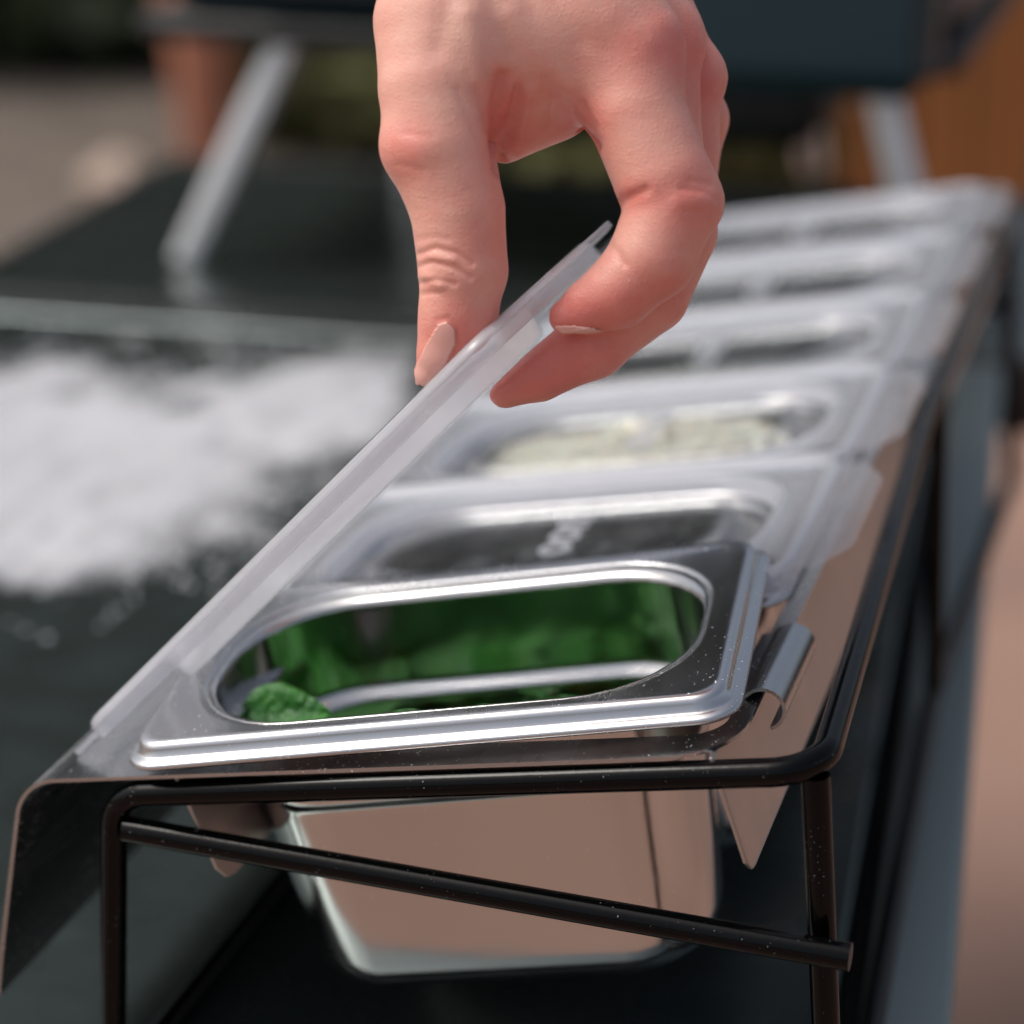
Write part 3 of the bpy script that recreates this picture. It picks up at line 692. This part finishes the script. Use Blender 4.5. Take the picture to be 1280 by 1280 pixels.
# ================================================================ BACKGROUND THINGS
# ---------------------------------------------------------------- pizza oven
oven = empty('pizza_oven', Vector((-.22, 1.2, TZ)))
tag(oven, 'dark blue black portable pizza oven on folding steel legs', 'oven')
ZB = TZ + .158
def rb(x0, x1, y0, y1, z0, z1, r, ch=.0):
    cx, cy = (x0 + x1) / 2, (y0 + y1) / 2; hx, hy = (x1 - x0) / 2, (y1 - y0) / 2
    return loft([[(x, y, z) for x, y in rrect(hx - d, hy - d, r, 8, cx, cy)] for z, d in ((z0, ch), (z0 + ch, 0), (z1 - ch, 0), (z1, ch))], True, True)
part('body', *rb(-.53, .040, .935, 1.46, ZB + .0205, ZB + .14, .05, .018), 'oven_body', oven, sharp=40)
part('front_shroud', *rb(-.17, .034, .880, .9280, ZB - .004, ZB + .15, .020, .018), 'oven_body', oven, sharp=40)
part('lid_shell', *rb(-.49, .025, .985, 1.42, ZB + .1405, ZB + .20, .06, .03), 'oven_body', oven, sharp=40)
part('base_plate', *rb(-.54, .045, .93, 1.47, ZB + .003, ZB + .020, .03, .004), 'oven_black', oven, sharp=40)
part('burner_box', *rb(-.28, -.045, .96, 1.20, ZB - .055, ZB + .0028, .02, .018), 'oven_black', oven, sharp=40)
part('mouth', *rb(-.44, -.03, .9285, .9345, ZB + .04, ZB + .105, .002, .001), 'oven_black', oven, sharp=40)
def strip_leg(a, b, w, t):
    a, b = Vector(a), Vector(b); d = (b - a).normalized(); sx = Vector((0, 1, 0)).cross(d).normalized(); sy = d.cross(sx)
    V = []
    for p in (a, b):
        for i, j in rrect(w / 2, t / 2, w * .25, 3): V.append(p + sx * i + sy * j)
    n = len(V) // 2
    return V, [tuple(range(n))[::-1], tuple(range(n, 2 * n))] + [(i, (i + 1) % n, n + (i + 1) % n, n + i) for i in range(n)]
for a, b in (((-.428, .960, ZB + .002), (-.500, .930, TZ + .002)), ((-.010, .955, ZB + .002), (.040, .935, TZ + .002)), ((-.400, 1.20, ZB + .002), (-.43, 1.22, TZ + .002)), ((-.14, 1.34, ZB + .002), (-.12, 1.38, TZ + .002))):
    part('leg', *strip_leg(a, b, .023, .018), 'leg_steel', oven, sharp=40)

# ---------------------------------------------------------------- plants, pot and timber behind
def foliage(n, cx, cy, rx, ry, z0, z1, s, seed, prof):
    r = np.random.default_rng(seed); V = []; F = []
    for i in range(n):
        t = r.random(); a = r.random() * 6.28; q = r.random() ** .4 * prof(t) * (.85 + .3 * math.sin(a * 5 + t * 9))
        p = np.array([cx + rx * q * math.cos(a), cy + ry * q * math.sin(a), z0 + (z1 - z0) * t])
        u = r.normal(size=3); u /= np.linalg.norm(u); w = np.cross(u, r.normal(size=3)); w /= np.linalg.norm(w); k = s * r.uniform(.6, 1.4); b = len(V)
        V += [p - u * k, p + w * k * .45, p + u * k, p - w * k * .45]; F.append((b, b + 1, b + 2, b + 3))
    return V, F
def shrub(name, label, cx, cy, rx, ry, h, n, s, m, seed, cat='shrub', prof=lambda t: math.sin(math.pi * (t * .85 + .12)) ** .6):
    e = empty(name, Vector((cx, cy, 0)))
    part('foliage', *foliage(n, cx, cy, rx, ry, .02, h, s, seed, prof), m, e, smooth=False)
    part('stem', *tube([(cx, cy, 0), (cx + .02, cy, h * .3), (cx, cy + .02, h * .6)], .03), 'bark', e)
    tag(e, label, cat)
flat = lambda t: 1.
hx = -3.2
HB = [(-330, 95, 'dark evergreen hedge bush farthest from the oven'), (-110, 92, 'dark evergreen hedge bush beyond the pale stone'), (90, 92, 'dark evergreen hedge bush beyond the terracotta pot'), (330, 80, 'dark evergreen hedge bush beyond the silver oven leg'),
      (560, 70, 'dark evergreen hedge bush behind the hand and oven'), (800, 60, 'dark evergreen hedge bush behind the burner side of the oven')]
for i, (hx_, hy_, lab) in enumerate(HB):
    cx, cy, _ = onz(hx_, hy_, 0); cy += .7; h = (5.8, 5.2, 4.4, 3.8, 3.3, 2.8)[i]
    shrub('hedge_bush', lab, cx, cy, 1.0, .8, h, 5200, .17, 'hedge_leaf', 20 + i, 'hedge', flat)
p = onz(420, 190, 0); shrub('olive_shrub', 'low olive green shrub seen under the oven beside the silver leg', p[0], p[1], .34, .25, .75, 900, .07, 'olive_leaf', 31)
p = onz(700, 260, 0); shrub('olive_shrub', 'olive green shrub showing through the gap of the hand', p[0], p[1], .45, .25, .50, 900, .07, 'olive_leaf', 32)
p = onz(960, 250, 0); shrub('olive_shrub', 'dry olive brown shrub between the oven burner and the orange timber', p[0], p[1], .30, .2, .34, 700, .06, 'olive_leaf', 33)
p = onz(262, 215, 0)
pot = empty('terracotta_pot', Vector((p[0], p[1], 0))); tag(pot, 'tall terracotta pot on the paving behind the silver oven leg', 'pot')
def lathe(c, prof, n=24):
    return loft([[(c[0] + r * math.cos(2 * math.pi * k / n), c[1] + r * math.sin(2 * math.pi * k / n), c[2] + z) for k in range(n)] for r, z in prof], True, True)
part('body', *lathe((p[0], p[1], 0), [(.055, 0), (.06, .01), (.085, .36), (.088, .38)]), 'terracotta', pot)
part('rim', *lathe((p[0], p[1], 0), [(.090, .3805), (.100, .385), (.100, .42), (.092, .425)]), 'terracotta', pot)
p = onz(150, 255, 0)
V, F = lathe((p[0], p[1], 0), [(.03, 0), (.07, .02), (.075, .06), (.05, .10), (.01, .115)], 14)
V = [(x + .012 * math.sin(z * 60 + y * 40), y + .01 * math.cos(x * 50), z) for x, y, z in V]
tag(part('pale_stone', V, F, 'pale_stone'), 'pale rounded stone on the paving beside the dark table corner', 'stone')
p = onz(1165, 300, 0)
pl = empty('timber_planter', Vector((p[0], p[1], 0))); tag(pl, 'orange brown timber planter behind the grey oven leg', 'planter')
for i in range(3):
    x = p[0] - .11 + .115 * i
    bevel(part('plank', *box((x, p[1], .45), (.110, .03, .9)), 'orange_timber', pl, False), .004)
    bevel(part('plank', *box((x, p[1] + .30, .45), (.110, .03, .9)), 'orange_timber', pl, False), .004)
for sx in (-.185, .187):
    bevel(part('plank', *box((p[0] + .005 + sx, p[1] + .15, .45), (.03, .36, .88)), 'orange_timber', pl, False), .004)
part('soil', *box((p[0] + .005, p[1] + .15, .80), (.33, .26, .04)), 'bark', pl, False)
